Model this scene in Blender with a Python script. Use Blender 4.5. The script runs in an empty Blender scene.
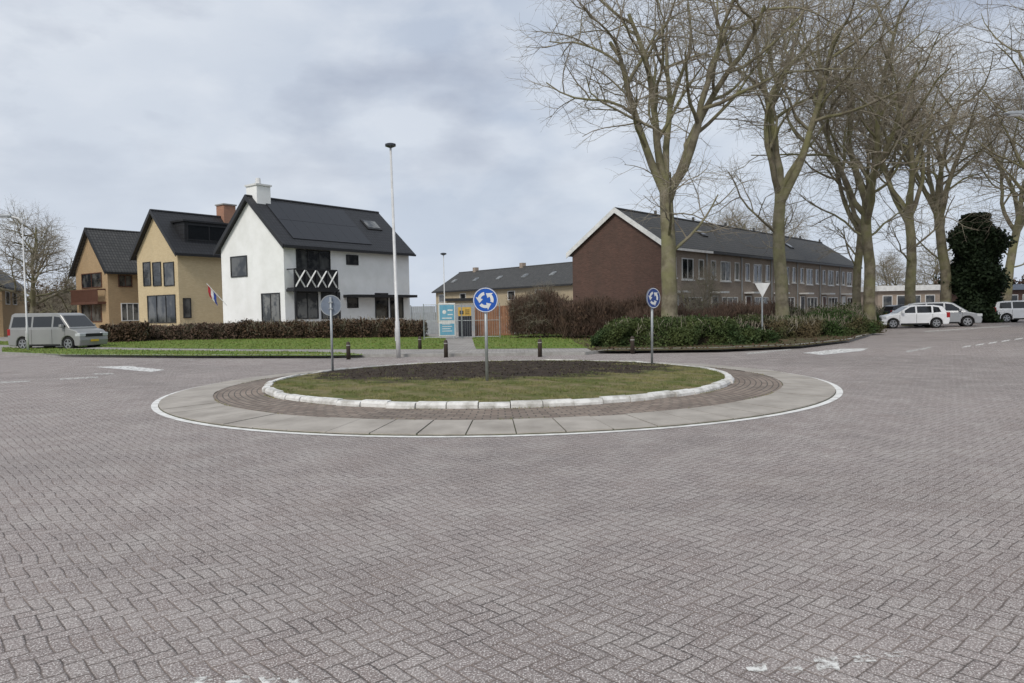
import bpy, math, random
import numpy as np
from mathutils import Vector, Matrix
D=bpy.data; SC=bpy.context.scene; C=SC.collection
PI=math.pi; R=math.radians
# ------------------------------------------------------------ camera
F=739.6; TH=R(1.08); PT=math.atan(31/F); CH=1.6
fw=Vector((0,math.cos(PT),-math.sin(PT))); up=Vector((0,math.sin(PT),math.cos(PT))); rt=Vector((1,0,0))
def ray(px,py):
    dx,dy=px-512,py-341.5
    x=dx*math.cos(TH)-dy*math.sin(TH); y=dx*math.sin(TH)+dy*math.cos(TH)
    return fw+rt*(x/F)-up*(y/F)
def at(px,py,Y):
    d=ray(px,py); return Vector((0,0,CH))+d*(Y/d.y)
def G(px,py,z=0.):
    d=ray(px,py); return Vector((0,0,CH))+d*((z-CH)/d.z)
cam=D.cameras.new('camera'); co=D.objects.new('camera',cam); C.objects.link(co)
cam.sensor_width=36; cam.lens=26; cam.clip_end=5000; cam.clip_start=.1
Rc=rt*math.cos(TH)-up*math.sin(TH); Uc=rt*math.sin(TH)+up*math.cos(TH)
m=Matrix((Rc,Uc,-fw)).transposed().to_4x4(); m.translation=(0,0,CH); co.matrix_world=m
SC.camera=co
SC.view_settings.view_transform='Standard'; SC.view_settings.look='None'; SC.view_settings.exposure=0
# ------------------------------------------------------------ materials
class NT:
    def __init__(s,nt): s.nt=nt
    def n(s,t,**k):
        o=s.nt.nodes.new(t)
        for a,b in k.items(): setattr(o,a,b)
        return o
    def set(s,sock,v):
        if isinstance(v,bpy.types.NodeSocket): s.nt.links.new(v,sock)
        elif v is not None: sock.default_value=v
    def m(s,op,a,b=None,c=None,clamp=False):
        o=s.n('ShaderNodeMath',operation=op,use_clamp=clamp)
        s.set(o.inputs[0],a); s.set(o.inputs[1],b)
        if c is not None: s.set(o.inputs[2],c)
        return o.outputs[0]
    def mix(s,f,a,b,bt='MIX'):
        o=s.n('ShaderNodeMix',data_type='RGBA',blend_type=bt)
        s.set(o.inputs[0],f)
        s.set(o.inputs[6],a if isinstance(a,bpy.types.NodeSocket) else (*a,1)); s.set(o.inputs[7],b if isinstance(b,bpy.types.NodeSocket) else (*b,1))
        return o.outputs[2]
    def noise(s,vec,scale,detail=4,rough=.6,dist=0):
        o=s.n('ShaderNodeTexNoise'); s.set(o.inputs['Vector'],vec); o.inputs['Scale'].default_value=scale
        o.inputs['Detail'].default_value=detail; o.inputs['Roughness'].default_value=rough; o.inputs['Distortion'].default_value=dist
        return o.outputs[0]
    def mr(s,v,a,b,c=0,d=1):
        o=s.n('ShaderNodeMapRange'); s.set(o.inputs[0],v)
        for i,x in enumerate((a,b,c,d)): o.inputs[i+1].default_value=x
        return o.outputs[0]
def newmat(name):
    m=D.materials.new(name); m.use_nodes=True; nt=m.node_tree
    return m,NT(nt),nt.nodes['Principled BSDF']
def bump(N,b,h,st,dist):
    o=N.n('ShaderNodeBump'); o.inputs['Strength'].default_value=st; o.inputs['Distance'].default_value=dist
    N.set(o.inputs['Height'],h); N.nt.links.new(o.outputs[0],b.inputs['Normal'])
def mat(name,c,rough=.7,c2=None,scale=3.,metal=0,bmp=0,spec=.5,detail=5,lo=.35,hi=.65,bscale=None):
    m,N,b=newmat(name)
    b.inputs['Roughness'].default_value=rough; b.inputs['Metallic'].default_value=metal
    b.inputs['Specular IOR Level'].default_value=spec
    tc=N.n('ShaderNodeTexCoord').outputs['Object']
    if c2 is None: c2=tuple(x*.8 for x in c)
    n=N.noise(tc,scale,detail)
    col=N.mix(N.mr(n,lo,hi),c,c2)
    N.set(b.inputs['Base Color'],col)
    if bmp: bump(N,b,N.noise(tc,bscale or scale*4,4),bmp,.02)
    return m
def brickmat(name,c1,c2,mortar,w=.21,h=.065,ms=.012,dirt=.25,off=.5,bmp=.4,rough=.85,freq=2):
    m,N,b=newmat(name); b.inputs['Roughness'].default_value=rough
    t=N.n('ShaderNodeTexCoord'); uv=t.outputs['UV']
    o=N.n('ShaderNodeTexBrick'); N.set(o.inputs['Vector'],uv)
    o.offset=off; o.offset_frequency=freq
    o.inputs['Color1'].default_value=(*c1,1); o.inputs['Color2'].default_value=(*c2,1); o.inputs['Mortar'].default_value=(*mortar,1)
    o.inputs['Scale'].default_value=1; o.inputs['Mortar Size'].default_value=ms; o.inputs['Brick Width'].default_value=w; o.inputs['Row Height'].default_value=h
    o.inputs['Bias'].default_value=0
    n=N.noise(t.outputs['Object'],.9,6)
    col=N.mix(N.mr(n,.35,.7,0,dirt),o.outputs[0],(.03,.03,.025))
    N.set(b.inputs['Base Color'],col)
    bump(N,b,N.m('SUBTRACT',1.,o.outputs[1]),bmp,.01)
    return m
M={}
def herring(name,ang,size,ca,cb,joint,speck=.5):
    m,N,b=newmat(name); b.inputs['Roughness'].default_value=.85; b.inputs['Specular IOR Level'].default_value=.25
    t=N.n('ShaderNodeTexCoord').outputs['Object']
    wob=N.noise(t,1.1,3)
    mp=N.n('ShaderNodeMapping'); N.set(mp.inputs[0],t); mp.inputs['Rotation'].default_value=(0,0,ang); s=1/size; mp.inputs['Scale'].default_value=(s,s,s)
    sx=N.n('ShaderNodeSeparateXYZ'); N.set(sx.inputs[0],mp.outputs[0])
    w2=N.m('MULTIPLY',N.m('SUBTRACT',wob,.5),1.1)
    x=N.m('ADD',sx.outputs[0],w2); y=N.m('ADD',sx.outputs[1],w2)
    i=N.m('FLOOR',x); j=N.m('FLOOR',y); fx=N.m('SUBTRACT',x,i); fy=N.m('SUBTRACT',y,j)
    k=N.m('FLOOR',N.m('FLOORED_MODULO',N.m('ADD',N.m('SUBTRACT',i,j),.01),4.))
    isv=N.m('GREATER_THAN',k,1.5); k1=N.m('COMPARE',k,1.,.1); k2=N.m('COMPARE',k,2.,.1); k3=N.m('COMPARE',k,3.,.1)
    ix=N.m('SUBTRACT',1.,fx); iy=N.m('SUBTRACT',1.,fy)
    def sel(f,a,bb): return N.m('ADD',N.m('MULTIPLY',a,N.m('SUBTRACT',1.,f)),N.m('MULTIPLY',bb,f))
    dh=N.m('MINIMUM',N.m('MINIMUM',fy,iy),sel(k1,fx,ix))
    dv=N.m('MINIMUM',N.m('MINIMUM',fx,ix),sel(k3,iy,fy))
    d=sel(isv,dh,dv)
    cv=N.n('ShaderNodeCombineXYZ'); N.set(cv.inputs[0],N.m('SUBTRACT',i,k1)); N.set(cv.inputs[1],N.m('SUBTRACT',j,k2)); N.set(cv.inputs[2],isv)
    wn=N.n('ShaderNodeTexWhiteNoise'); N.set(wn.inputs[0],cv.outputs[0])
    grain=N.noise(t,55,4,.75)
    d=N.m('ADD',d,N.m('MULTIPLY',N.m('SUBTRACT',grain,.5),.12))
    col=N.mix(wn.outputs[0],ca,cb)
    col=N.mix(N.mr(wn.outputs[0],.88,.91,0,.4),col,(.19,.135,.12))
    big=N.noise(t,.15,6,.62,.8); col=N.mix(N.mr(big,.42,.62,0,.52),col,tuple(v*.52 for v in ca))
    big3=N.noise(t,.5,5,.6,1.2); col=N.mix(N.mr(big3,.52,.68,0,.38),col,(.215,.165,.145))
    big2=N.noise(t,1.6,7); col=N.mix(N.mr(big2,.46,.70,0,.48),col,(.48,.44,.405))
    col=N.mix(N.mr(grain,.32,.6,.62,0),col,(.05,.043,.04))
    sp=N.noise(t,105,2,.6); col=N.mix(N.mr(sp,.53,.63,0,speck),col,(.76,.72,.68))
    jw=N.mr(d,.02,.08,1,0)
    jn=N.noise(t,2.2,4); jc=N.mix(N.mr(jn,.36,.60),joint,(joint[0]*3.4,joint[1]*3.2,joint[2]*3.0))
    col=N.mix(N.m('MULTIPLY',jw,.84),col,jc)
    N.set(b.inputs['Base Color'],col)
    h=N.m('ADD',N.mr(d,.0,.12,0,1),N.m('MULTIPLY',grain,.5)); h=N.m('ADD',h,N.m('MULTIPLY',wn.outputs[0],.3))
    bump(N,b,h,.7,.006)
    return m
M['road']=herring('road_brick',R(49),.087,(.29,.243,.228),(.38,.328,.307),(.06,.05,.045),.8)
M['grass']=mat('grass',(.115,.19,.035),.9,(.17,.21,.06),.8,bmp=.8,bscale=25,spec=.1)
M['blade']=mat('blade',(.13,.21,.035),.8,(.22,.23,.08),1.0,spec=.2)
M['isleblade']=mat('island_blade',(.12,.155,.04),.8,(.28,.25,.11),1.6,spec=.2,lo=.4,hi=.6)
M['soil']=mat('soil',(.045,.035,.028),.95,(.08,.063,.05),2.5,bmp=1,bscale=18,spec=.1)
M['litter']=mat('litter',(.12,.085,.055),.95,(.07,.08,.035),3,bmp=1,bscale=20,spec=.1)
M['terrain']=mat('terrain',(.10,.12,.06),.95,(.16,.15,.12),.02,spec=.1)
M['pave']=brickmat('paving_tile',(.34,.315,.29),(.41,.38,.35),(.15,.14,.13),.3,.3,.012,.35,.5)
M['kerbgrey']=mat('kerb_grey',(.38,.37,.35),.85,(.26,.25,.23),4)
M['slab']=mat('slab_concrete',(.46,.42,.37),.85,(.29,.26,.225),1.6,bmp=.4,bscale=60,lo=.3,hi=.7,detail=8)
M['ring']=brickmat('ring_brick',(.225,.17,.135),(.33,.265,.215),(.09,.08,.065),.21,.105,.010,.4,.5)
M['joint']=mat('joint_dirt',(.065,.06,.045),.95,(.08,.085,.04),6)
M['kerbwhite']=mat('kerb_white',(.74,.725,.69),.8,(.36,.34,.30),4,bmp=.5,bscale=30,lo=.42,hi=.68,detail=9)
M['edgeline']=mat('edge_line_paint',(.78,.77,.74),.8,(.46,.44,.41),4,lo=.45,hi=.75,detail=9)
def paintmat(name,c,lo,hi,sc):
    m,N,b=newmat(name); b.inputs['Roughness'].default_value=.7
    t=N.n('ShaderNodeTexCoord').outputs['Object']
    n=N.noise(t,sc,6,.7); b.inputs['Base Color'].default_value=(*c,1)
    N.set(b.inputs['Alpha'],N.mr(n,lo,hi)); return m
M['line']=paintmat('road_paint',(.78,.77,.74),.38,.52,9)
M['worn']=paintmat('worn_paint',(.74,.73,.69),.45,.58,14)
M['white']=mat('white_render',(.94,.94,.92),.75,(.84,.84,.81),.8)
M['trimw']=mat('white_trim',(.80,.80,.78),.5)
M['black']=mat('black_trim',(.02,.02,.022),.45)
M['bollard']=mat('bollard_brown',(.05,.035,.025),.7)
M['darkwood']=mat('dark_wood',(.12,.05,.03),.6)
M['orangewood']=mat('orange_wood',(.32,.15,.08),.7,(.22,.10,.055),4)
M['greymetal']=mat('galvanised',(.42,.44,.45),.5,(.34,.36,.37),6,metal=.5)
M['pole']=mat('pole_paint',(.66,.66,.65),.5,(.52,.52,.51),3,metal=.1)
M['signback']=mat('sign_back',(.20,.235,.29),.5,(.16,.19,.24),8,metal=.1)
M['blue']=mat('sign_blue',(.01,.10,.48),.35,(.012,.09,.42),8)
M['bluedark']=mat('sign_blue_dark',(.015,.06,.26),.4,(.02,.05,.20),8)  # darker blue, for the face of the sideways sign
M['yellow']=mat('sign_yellow',(.68,.42,.07),.5)
M['cyan']=mat('poster_blue',(.10,.33,.48),.5,(.16,.40,.54),2)
M['tan']=brickmat('tan_brick',(.62,.48,.27),(.70,.56,.33),(.52,.43,.3),.21,.065,.01,.08)
M['ochre']=brickmat('ochre_brick',(.42,.27,.13),(.50,.33,.17),(.35,.29,.2),.21,.065,.01,.12)
M['creamb']=brickmat('cream_brick',(.44,.35,.22),(.50,.41,.27),(.38,.33,.25),.21,.065,.01,.15)
M['gable']=brickmat('gable_brick',(.095,.046,.034),(.14,.070,.052),(.10,.075,.06),.21,.065,.01,.25)
M['facade']=brickmat('facade_brick',(.33,.26,.205),(.41,.33,.265),(.34,.29,.24),.21,.065,.01,.15)
M['redb']=brickmat('chimney_brick',(.38,.16,.09),(.44,.2,.12),(.33,.25,.19),.21,.065,.01,.15)
M['roofd']=brickmat('dark_tile',(.020,.021,.025),(.028,.029,.033),(.010,.010,.011),.25,.33,.03,.1,0,.9,.6)
M['roofg']=brickmat('grey_tile',(.060,.060,.059),(.088,.086,.082),(.024,.024,.024),.25,.33,.03,.25,0,.9,.75)
M['solar']=brickmat('solar_panel',(.012,.013,.017),(.013,.014,.018),(.016,.017,.02),1.0,1.65,.015,0,0,.1,.45)
m,N,b=newmat('window_glass'); b.inputs['Roughness'].default_value=.06; b.inputs['Specular IOR Level'].default_value=.8
t=N.n('ShaderNodeTexCoord').outputs['Object']; N.set(b.inputs['Base Color'],N.mix(N.mr(N.noise(t,.8,2),.45,.6),(.012,.014,.017),(.10,.10,.095))); M['glass']=m
M['curtain']=mat('light_glass',(.20,.20,.19),.1,(.05,.055,.06),.9,lo=.45,hi=.55)
M['carglass']=mat('car_glass',(.012,.014,.016),.05,spec=.7)
M['tyre']=mat('tyre',(.015,.015,.015),.85)
M['rim']=mat('rim',(.45,.46,.47),.35,metal=.7)
M['silver']=mat('silver_paint',(.42,.43,.44),.32,(.38,.39,.40),1,metal=.45)
M['vansilver']=mat('van_silver_paint',(.33,.33,.32),.33,(.30,.30,.29),1,metal=.3)
M['carwhite']=mat('white_paint',(.82,.83,.84),.3,(.78,.79,.80),1)
M['cardark']=mat('dark_paint',(.03,.032,.04),.25)
M['headl']=mat('lamp_glass',(.6,.62,.63),.15); M['taill']=mat('tail_glass',(.35,.012,.01),.2)
M['plate']=mat('plate_yellow',(.7,.48,.04),.5)
def barkmat(name,a,bc,moss,ms=.8):
    m,N,b=newmat(name); b.inputs['Roughness'].default_value=.9; b.inputs['Specular IOR Level'].default_value=.15
    t=N.n('ShaderNodeTexCoord').outputs['Object']
    c=N.mix(N.mr(N.noise(t,2.2,5),.4,.6),a,bc); c=N.mix(N.mr(N.noise(t,.8,4),.42,.62,0,ms),c,moss)
    N.set(b.inputs['Base Color'],c); bump(N,b,N.noise(t,9,4),.6,.03); return m
M['bark']=barkmat('bark',(.26,.23,.165),(.14,.12,.085),(.23,.225,.11))
M['twig']=barkmat('twig_bark',(.30,.26,.205),(.22,.185,.145),(.29,.27,.20))
M['leafb']=mat('brown_leaf',(.115,.072,.045),.8,(.06,.042,.03),3,spec=.2)
M['leafr']=mat('red_twig',(.14,.09,.066),.8,(.08,.058,.044),3,spec=.2)
M['leafg']=mat('evergreen_leaf',(.034,.060,.018),.7,(.080,.10,.030),.9,spec=.25,lo=.4,hi=.62)
M['leafm']=mat('mixed_leaf',(.045,.075,.022),.75,(.11,.085,.045),.5,spec=.2,lo=.46,hi=.62)
M['leafd']=mat('dark_leaf',(.014,.025,.011),.7,(.026,.042,.017),1.5,spec=.2)
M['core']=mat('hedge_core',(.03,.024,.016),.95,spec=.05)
# ------------------------------------------------------------ helpers
def autouv(me):
    uv=me.uv_layers.new(name='UVMap')
    for p in me.polygons:
        n=p.normal
        t=Vector((1,0,0)) if abs(n.z)>.98 else Vector((0,0,1)).cross(n).normalized()
        v=n.cross(t)
        for li in p.loop_indices:
            q=me.vertices[me.loops[li].vertex_index].co
            uv.data[li].uv=(q.dot(t),q.dot(v))
class MB:
    def __init__(s): s.v=[]; s.f=[]; s.mi=[]
    def add(s,vs,fs,mi=0):
        b=len(s.v); s.v+=[tuple(v) for v in vs]; s.f+=[tuple(i+b for i in f) for f in fs]; s.mi+=[mi]*len(fs); return s
    def box(s,x0,y0,z0,x1,y1,z1,mi=0,M4=None):
        vs=[Vector((x,y,z)) for z in(z0,z1) for x,y in((x0,y0),(x1,y0),(x1,y1),(x0,y1))]
        if M4: vs=[M4@v for v in vs]
        return s.add(vs,[(3,2,1,0),(4,5,6,7),(0,1,5,4),(1,2,6,5),(2,3,7,6),(3,0,4,7)],mi)
    def prism(s,poly,f0,f1,mi=0):
        n=len(poly); a=[f0(p) for p in poly]; b=[f1(p) for p in poly]
        s.add(a+b,[tuple(range(n))[::-1],tuple(range(n,2*n))]+[(i,(i+1)%n,(i+1)%n+n,i+n) for i in range(n)],mi); return s
    def flat(s,pts,mi=0): return s.add(pts,[tuple(range(len(pts)))],mi)
    def tube(s,pts,rad,n=8,mi=0,cap=True):
        pts=[Vector(p) for p in pts]
        if not hasattr(rad,'__len__'): rad=[rad]*len(pts)
        vs=[];fs=[]
        a=None
        for i,p in enumerate(pts):
            d=(pts[min(i+1,len(pts)-1)]-pts[max(i-1,0)])
            d=d.normalized() if d.length>1e-9 else Vector((0,0,1))
            if a is None:
                a=Vector((1,0,0)) if abs(d.x)<.8 else Vector((0,1,0))
            a=(a-d*a.dot(d)).normalized(); b=d.cross(a)
            for k in range(n):
                t=2*PI*k/n; vs.append(p+(a*math.cos(t)+b*math.sin(t))*rad[i])
        for i in range(len(pts)-1):
            for k in range(n):
                fs.append((i*n+k,i*n+(k+1)%n,(i+1)*n+(k+1)%n,(i+1)*n+k))
        if cap: fs.append(tuple(range(n))[::-1]); fs.append(tuple(range((len(pts)-1)*n,len(pts)*n)))
        return s.add(vs,fs,mi)
    def build(s,name,mats,parent=None,smooth=False,bevel=0,uv=True):
        me=D.meshes.new(name); me.from_pydata(s.v,[],s.f)
        mats=mats if isinstance(mats,(list,tuple)) else [mats]
        for q in mats: me.materials.append(q)
        me.polygons.foreach_set('material_index',s.mi)
        if smooth: me.polygons.foreach_set('use_smooth',[True]*len(s.f))
        me.update()
        if uv: autouv(me)
        o=D.objects.new(name,me); C.objects.link(o)
        if parent: o.parent=parent
        if bevel:
            b=o.modifiers.new('b','BEVEL'); b.width=bevel; b.segments=2; b.limit_method='ANGLE'; b.angle_limit=R(35)
        return o
def tag(o,label=None,cat=None,group=None,kind=None):
    if label: o['label']=label
    if cat: o['category']=cat
    if group: o['group']=group
    if kind: o['kind']=kind
    return o
def thing(name,label,cat,loc=(0,0,0),rz=0,group=None):
    o=D.objects.new(name,None); C.objects.link(o); o.location=loc; o.rotation_euler=(0,0,rz); o.empty_display_size=.2
    return tag(o,label,cat,group)
def dup(root,loc,rz,label,group=None,scale=None):
    r=root.copy(); C.objects.link(r); r.location=loc; r.rotation_euler=(0,0,rz); r['label']=label
    if group: r['group']=group
    if scale: r.scale=scale
    for ch in list(root.children):
        c=ch.copy(); C.objects.link(c); c.parent=r
        for g in ch.children:
            d=g.copy(); C.objects.link(d); d.parent=c
    return r
def npquads(cen,u,v):
    n=len(cen); V=np.empty((n,4,3)); V[:,0]=cen-u-v; V[:,1]=cen+u-v; V[:,2]=cen+u+v; V[:,3]=cen-u+v
    return V.reshape(-1,3)
def npobj(name,V,mats,parent=None,mi=None,tri=False):
    k=3 if tri else 4; n=len(V)//k
    me=D.meshes.new(name); me.from_pydata(V.tolist(),[],np.arange(n*k).reshape(n,k).tolist())
    for q in (mats if isinstance(mats,list) else [mats]): me.materials.append(q)
    if mi is not None: me.polygons.foreach_set('material_index',mi.astype(np.int32))
    me.update(); o=D.objects.new(name,me); C.objects.link(o)
    if parent: o.parent=parent
    return o
def randdir(rs,n):
    v=rs.normal(size=(n,3)); return v/np.linalg.norm(v,axis=1,keepdims=True)
def leafquads(rs,cen,smin,smax,asp=.6):
    n=len(cen); a=randdir(rs,n); b=np.cross(a,randdir(rs,n)); b/=np.linalg.norm(b,axis=1,keepdims=True)
    s=rs.uniform(smin,smax,(n,1)); return npquads(cen,a*s,b*s*asp)
# ------------------------------------------------------------ world
w=D.worlds.new('World'); SC.world=w; w.use_nodes=True; N=NT(w.node_tree)
bg=w.node_tree.nodes['Background']
sky=N.n('ShaderNodeTexSky',sky_type='NISHITA'); sky.sun_disc=False
tc=N.n('ShaderNodeTexCoord').outputs['Generated']
mp=N.n('ShaderNodeMapping'); N.set(mp.inputs[0],tc); mp.inputs['Scale'].default_value=(1,1,2.0); mp.inputs['Location'].default_value=(1.3,.2,.1)
n1=N.noise(mp.outputs[0],2.3,6,.5,.2); n2=N.noise(mp.outputs[0],6.5,6,.52,.15)
mp2=N.n('ShaderNodeMapping'); N.set(mp2.inputs[0],tc); mp2.inputs['Scale'].default_value=(1,1,2.3); mp2.inputs['Location'].default_value=(4.1,3.2,2.1)
n3=N.noise(mp2.outputs[0],4.6,6,.5,.1)
sz=N.n('ShaderNodeSeparateXYZ'); N.set(sz.inputs[0],tc)
c=N.mix(N.mr(n1,.36,.62),(.50,.57,.69),(.66,.72,.81))
c=N.mix(N.mr(n2,.46,.66,0,.5),c,(.82,.86,.92))
lf=N.mr(sz.outputs[0],-.55,.02,.5,0); c=N.mix(lf,c,(.80,.84,.90))
n4=N.mr(n3,.48,.68,0,1)
lf2=N.mr(sz.outputs[2],.08,.24,.10,.7)
c=N.mix(N.m('MULTIPLY',n4,lf2),c,(.38,.425,.53))
c=N.mix(N.mr(sz.outputs[2],0,.15,.6,0),c,(.64,.71,.84))
skys=N.n('ShaderNodeVectorMath',operation='SCALE'); N.set(skys.inputs[0],sky.outputs[0]); skys.inputs['Scale'].default_value=.09
c=N.mix(.08,c,skys.outputs[0])
N.set(bg.inputs[0],c); bg.inputs[1].default_value=1.0
sl=D.lights.new('sun','SUN'); sl.energy=1.5; sl.energy=2.0; sl.angle=R(16); sl.color=(1,.95,.87)
so=D.objects.new('sun',sl); C.objects.link(so)
sd=Vector((-.32,-.66,.72)).normalized()
so.rotation_euler=sd.to_track_quat('Z','Y').to_euler()
sky.sun_rotation=math.atan2(sd.x,sd.y); sky.sun_elevation=math.asin(sd.z)
# ------------------------------------------------------------ ground
def sheet(name,pts,z,m,kind='structure'):
    mb=MB(); mb.flat([(p[0],p[1],z) for p in pts]); o=mb.build(name,m)
    if o.data.polygons[0].normal.z<0: o.data.flip_normals()
    return tag(o,kind=kind)
mb=MB(); mb.flat([(-2500,-1500,-.03),(2500,-1500,-.03),(2500,3500,-.03),(-2500,3500,-.03)]); tag(mb.build('ground',M['terrain']),kind='structure')
sheet('road',[(-110,-40),(130,-40),(130,140),(-110,140)],0,M['road'])
edge=[Vector((-110,40,0)),Vector((-60,38,0))]+[G(*p) for p in [(0,354.5),(60,357),(200,357.5),(330,357.5),(450,356.5),(585,355),(615,352),(720,350.5),(800,347),(850,341.5),(872,335),(880,329)]]
back=[Vector((27,62,0)),Vector((35,72,0)),Vector((62,112,0)),Vector((62,139,0)),Vector((-110,139,0))]
poly=edge+back
def raised(name,poly,z,m,kw=.14):
    mb=MB(); n=len(poly)
    mb.add([(p.x,p.y,z) for p in poly]+[(p.x,p.y,-.02) for p in poly],[tuple(range(n))]+[(i,i+n,(i+1)%n+n,(i+1)%n) for i in range(n)])
    return tag(mb.build(name,m),kind='structure')
raised('pavement',poly,.10,M['pave'])
mb=MB()
for a,b in zip(edge,edge[1:]):
    d=(b-a); L=d.length; d.normalize(); nn=Vector((-d.y,d.x,0)); k=max(1,int(L/1.0))
    for i in range(k):
        p=a+d*(L*i/k+.006); q=a+d*(L*(i+1)/k-.006)
        o=[p-nn*.01,q-nn*.01,q+nn*.14,p+nn*.14]
        mb.add([(v.x,v.y,-.01) for v in o]+[(v.x,v.y,.112) for v in o],[(4,5,6,7),(0,1,5,4),(1,2,6,5),(2,3,7,6),(3,0,4,7)])
tag(mb.build('kerb',M['kerbgrey']),kind='structure')
def gp(l,z=.1): return [G(x,y,z) for x,y in l]
lawnA=gp([(-40,343.5),(20,345.5),(150,348.3),(260,349.4),(443,349.2),(446,338.5),(425,336.5),(300,338),(150,340),(20,341.5),(-40,341)])
lawnB=gp([(476,349),(594,348.2),(600,333),(497,334),(472,338)])
lawnC=gp([(2,352.2),(60,354.8),(200,355.8),(325,355.8),(365,355),(350,353),(300,351.6),(160,350.4),(60,348.6),(2,347.5)])
for p in (lawnA,lawnB,lawnC): sheet('lawn',p,.106,M['grass'])
sheet('soil_bed',gp([(592,351),(618,351),(720,349.7),(800,346),(848,340.5),(869,334.5),(876,330)])+[Vector((26.5,61,0)),Vector((12,47,0)),G(560,334,.1)],.108,M['litter'])
def inpoly(P,poly):
    x,y=P[:,0],P[:,1]; ins=np.zeros(len(P),bool); n=len(poly)
    for i in range(n):
        a,b=poly[i],poly[(i+1)%n]
        c1=((a.y>y)!=(b.y>y)); xi=(b.x-a.x)*(y-a.y)/((b.y-a.y) if abs(b.y-a.y)>1e-9 else 1e-9)+a.x
        ins^=(c1&(x<xi))
    return ins
rs=np.random.RandomState(5)
def blades(rs,P,h0,h1,w0,name,label=None,lean=.5,m='blade'):
    n=len(P); a=rs.uniform(0,2*PI,n); h=rs.uniform(h0,h1,n); wv=rs.uniform(w0*.6,w0,n)
    dx=np.cos(a)*wv; dy=np.sin(a)*wv; lx=rs.normal(0,lean,n)*h; ly=rs.normal(0,lean,n)*h
    V=np.empty((n,3,3)); V[:,0]=P; V[:,0,0]-=dx; V[:,0,1]-=dy; V[:,1]=P; V[:,1,0]+=dx; V[:,1,1]+=dy
    V[:,2]=P+np.stack([lx,ly,h],1)
    o=npobj(name,V.reshape(-1,3),M[m],tri=True); return tag(o,label,'grass',kind='stuff')
pp=[]
for poly_ in (lawnA,lawnB,lawnC):
    xs=[p.x for p in poly_]; ys=[p.y for p in poly_]; n=int((max(xs)-min(xs))*(max(ys)-min(ys))*40)
    P=np.stack([rs.uniform(min(xs),max(xs),n),rs.uniform(min(ys),max(ys),n)],1); P=P[inpoly(P,poly_)]
    pp.append(P)
P=np.concatenate(pp); P=np.c_[P,np.full(len(P),.104)]
blades(rs,P,.03,.08,.03,'lawn_grass','short green grass covering the lawns beyond the roundabout')
Pv=np.stack([rs.uniform(3,24,5000),rs.uniform(26,46,5000)],1); vpoly=gp([(592,351.5),(720,350),(800,346.3),(848,341),(870,334.8),(850,331),(700,338),(600,342)])
Pv=Pv[inpoly(Pv,vpoly)]; Pv=np.c_[Pv,np.full(len(Pv),.13)]
tag(npobj('leaf_litter',leafquads(rs,Pv,.02,.05),M['leafb']),'dead brown leaves lying along the shrub bed edge','leaves',kind='stuff')
# ------------------------------------------------------------ roundabout
CX,CY=-.29,16.2
def ringmesh(name,prof,m,seg=160,kind='structure'):
    me=D.meshes.new(name); vs=[];fs=[];uvs=[]
    k=len(prof)
    for i in range(seg):
        a=2*PI*i/seg
        for r,z in prof: vs.append((CX+r*math.cos(a),CY+r*math.sin(a),z))
    for i in range(seg):
        for j in range(k-1):
            fs.append((i*k+j,i*k+j+1,((i+1)%seg)*k+j+1,((i+1)%seg)*k+j))
            a0,a1=i*2*PI/seg,(i+1)*2*PI/seg; r0,r1=prof[j][0],prof[j+1][0]; rm=5.4
            uvs+=[(a0*rm,r0),(a0*rm,r1),(a1*rm,r1),(a1*rm,r0)]
    me.from_pydata(vs,[],fs); uv=me.uv_layers.new(name='UVMap')
    me.update()
    for i,l in enumerate(uvs): uv.data[i].uv=l
    if me.polygons[0].normal.z<0: me.flip_normals()
    me.materials.append(m); o=D.objects.new(name,me); C.objects.link(o); return tag(o,kind=kind)
ringmesh('apron_bed',[(6.78,.002),(6.76,.022),(5.8,.062)],M['joint'])
ringmesh('painted_line',[(6.89,.006),(6.775,.006)],M['edgeline'])
ringmesh('brick_apron',[(5.84,.066),(5.3,.087),(4.88,.11)],M['ring'])
rd=random.Random(3)
mb=MB(); ns=66
for i in range(ns):
    a0=2*PI*i/ns+.0010*rd.uniform(.3,2.2); a1=2*PI*(i+1)/ns-.0010*rd.uniform(.3,2.2); t=rd.uniform(-.005,.005)
    q=[]
    for r,z in ((6.765,.03+t),(5.85+rd.uniform(-.012,.012),.072+t)):
        for a in (a0,(a0+a1)/2,a1): q.append((CX+r*math.cos(a),CY+r*math.sin(a),z))
    b=[(x,y,-.01) for x,y,z in q]
    mb.add(q+b,[(0,1,4,3),(1,2,5,4),(0,6,7,1),(1,7,8,2),(2,8,11,5),(3,9,6,0)])
tag(mb.build('slab_apron',M['slab']),kind='structure')
mb=MB(); nk=62
for i in range(nk):
    a0=2*PI*i/nk+.0016*rd.uniform(.3,1.4); a1=2*PI*(i+1)/nk-.0016*rd.uniform(.3,1.4); dr=rd.uniform(-.03,.03); dz=rd.uniform(-.015,.012)
    pr=[(4.93+dr,.08),(4.925+dr,.155+dz),(4.89+dr,.195+dz),(4.77+dr,.20+dz),(4.75+dr,.1)]
    vs=[]
    for s in range(4):
        a=a0+(a1-a0)*s/3
        vs+=[(CX+r*math.cos(a),CY+r*math.sin(a),z) for r,z in pr]
    fs=[(s*5+j,s*5+j+1,(s+1)*5+j+1,(s+1)*5+j) for s in range(3) for j in range(4)]+[(4,3,2,1,0),(15,16,17,18,19)]
    mb.add(vs,fs)
tag(mb.build('island_kerb',M['kerbwhite']),kind='structure')
HB,HC=.18,.06
def isz(r): return HB+HC*(1-(r/4.79)**2)
m,N,b=newmat('island_surface'); b.inputs['Roughness'].default_value=.95; b.inputs['Specular IOR Level'].default_value=.1
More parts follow.
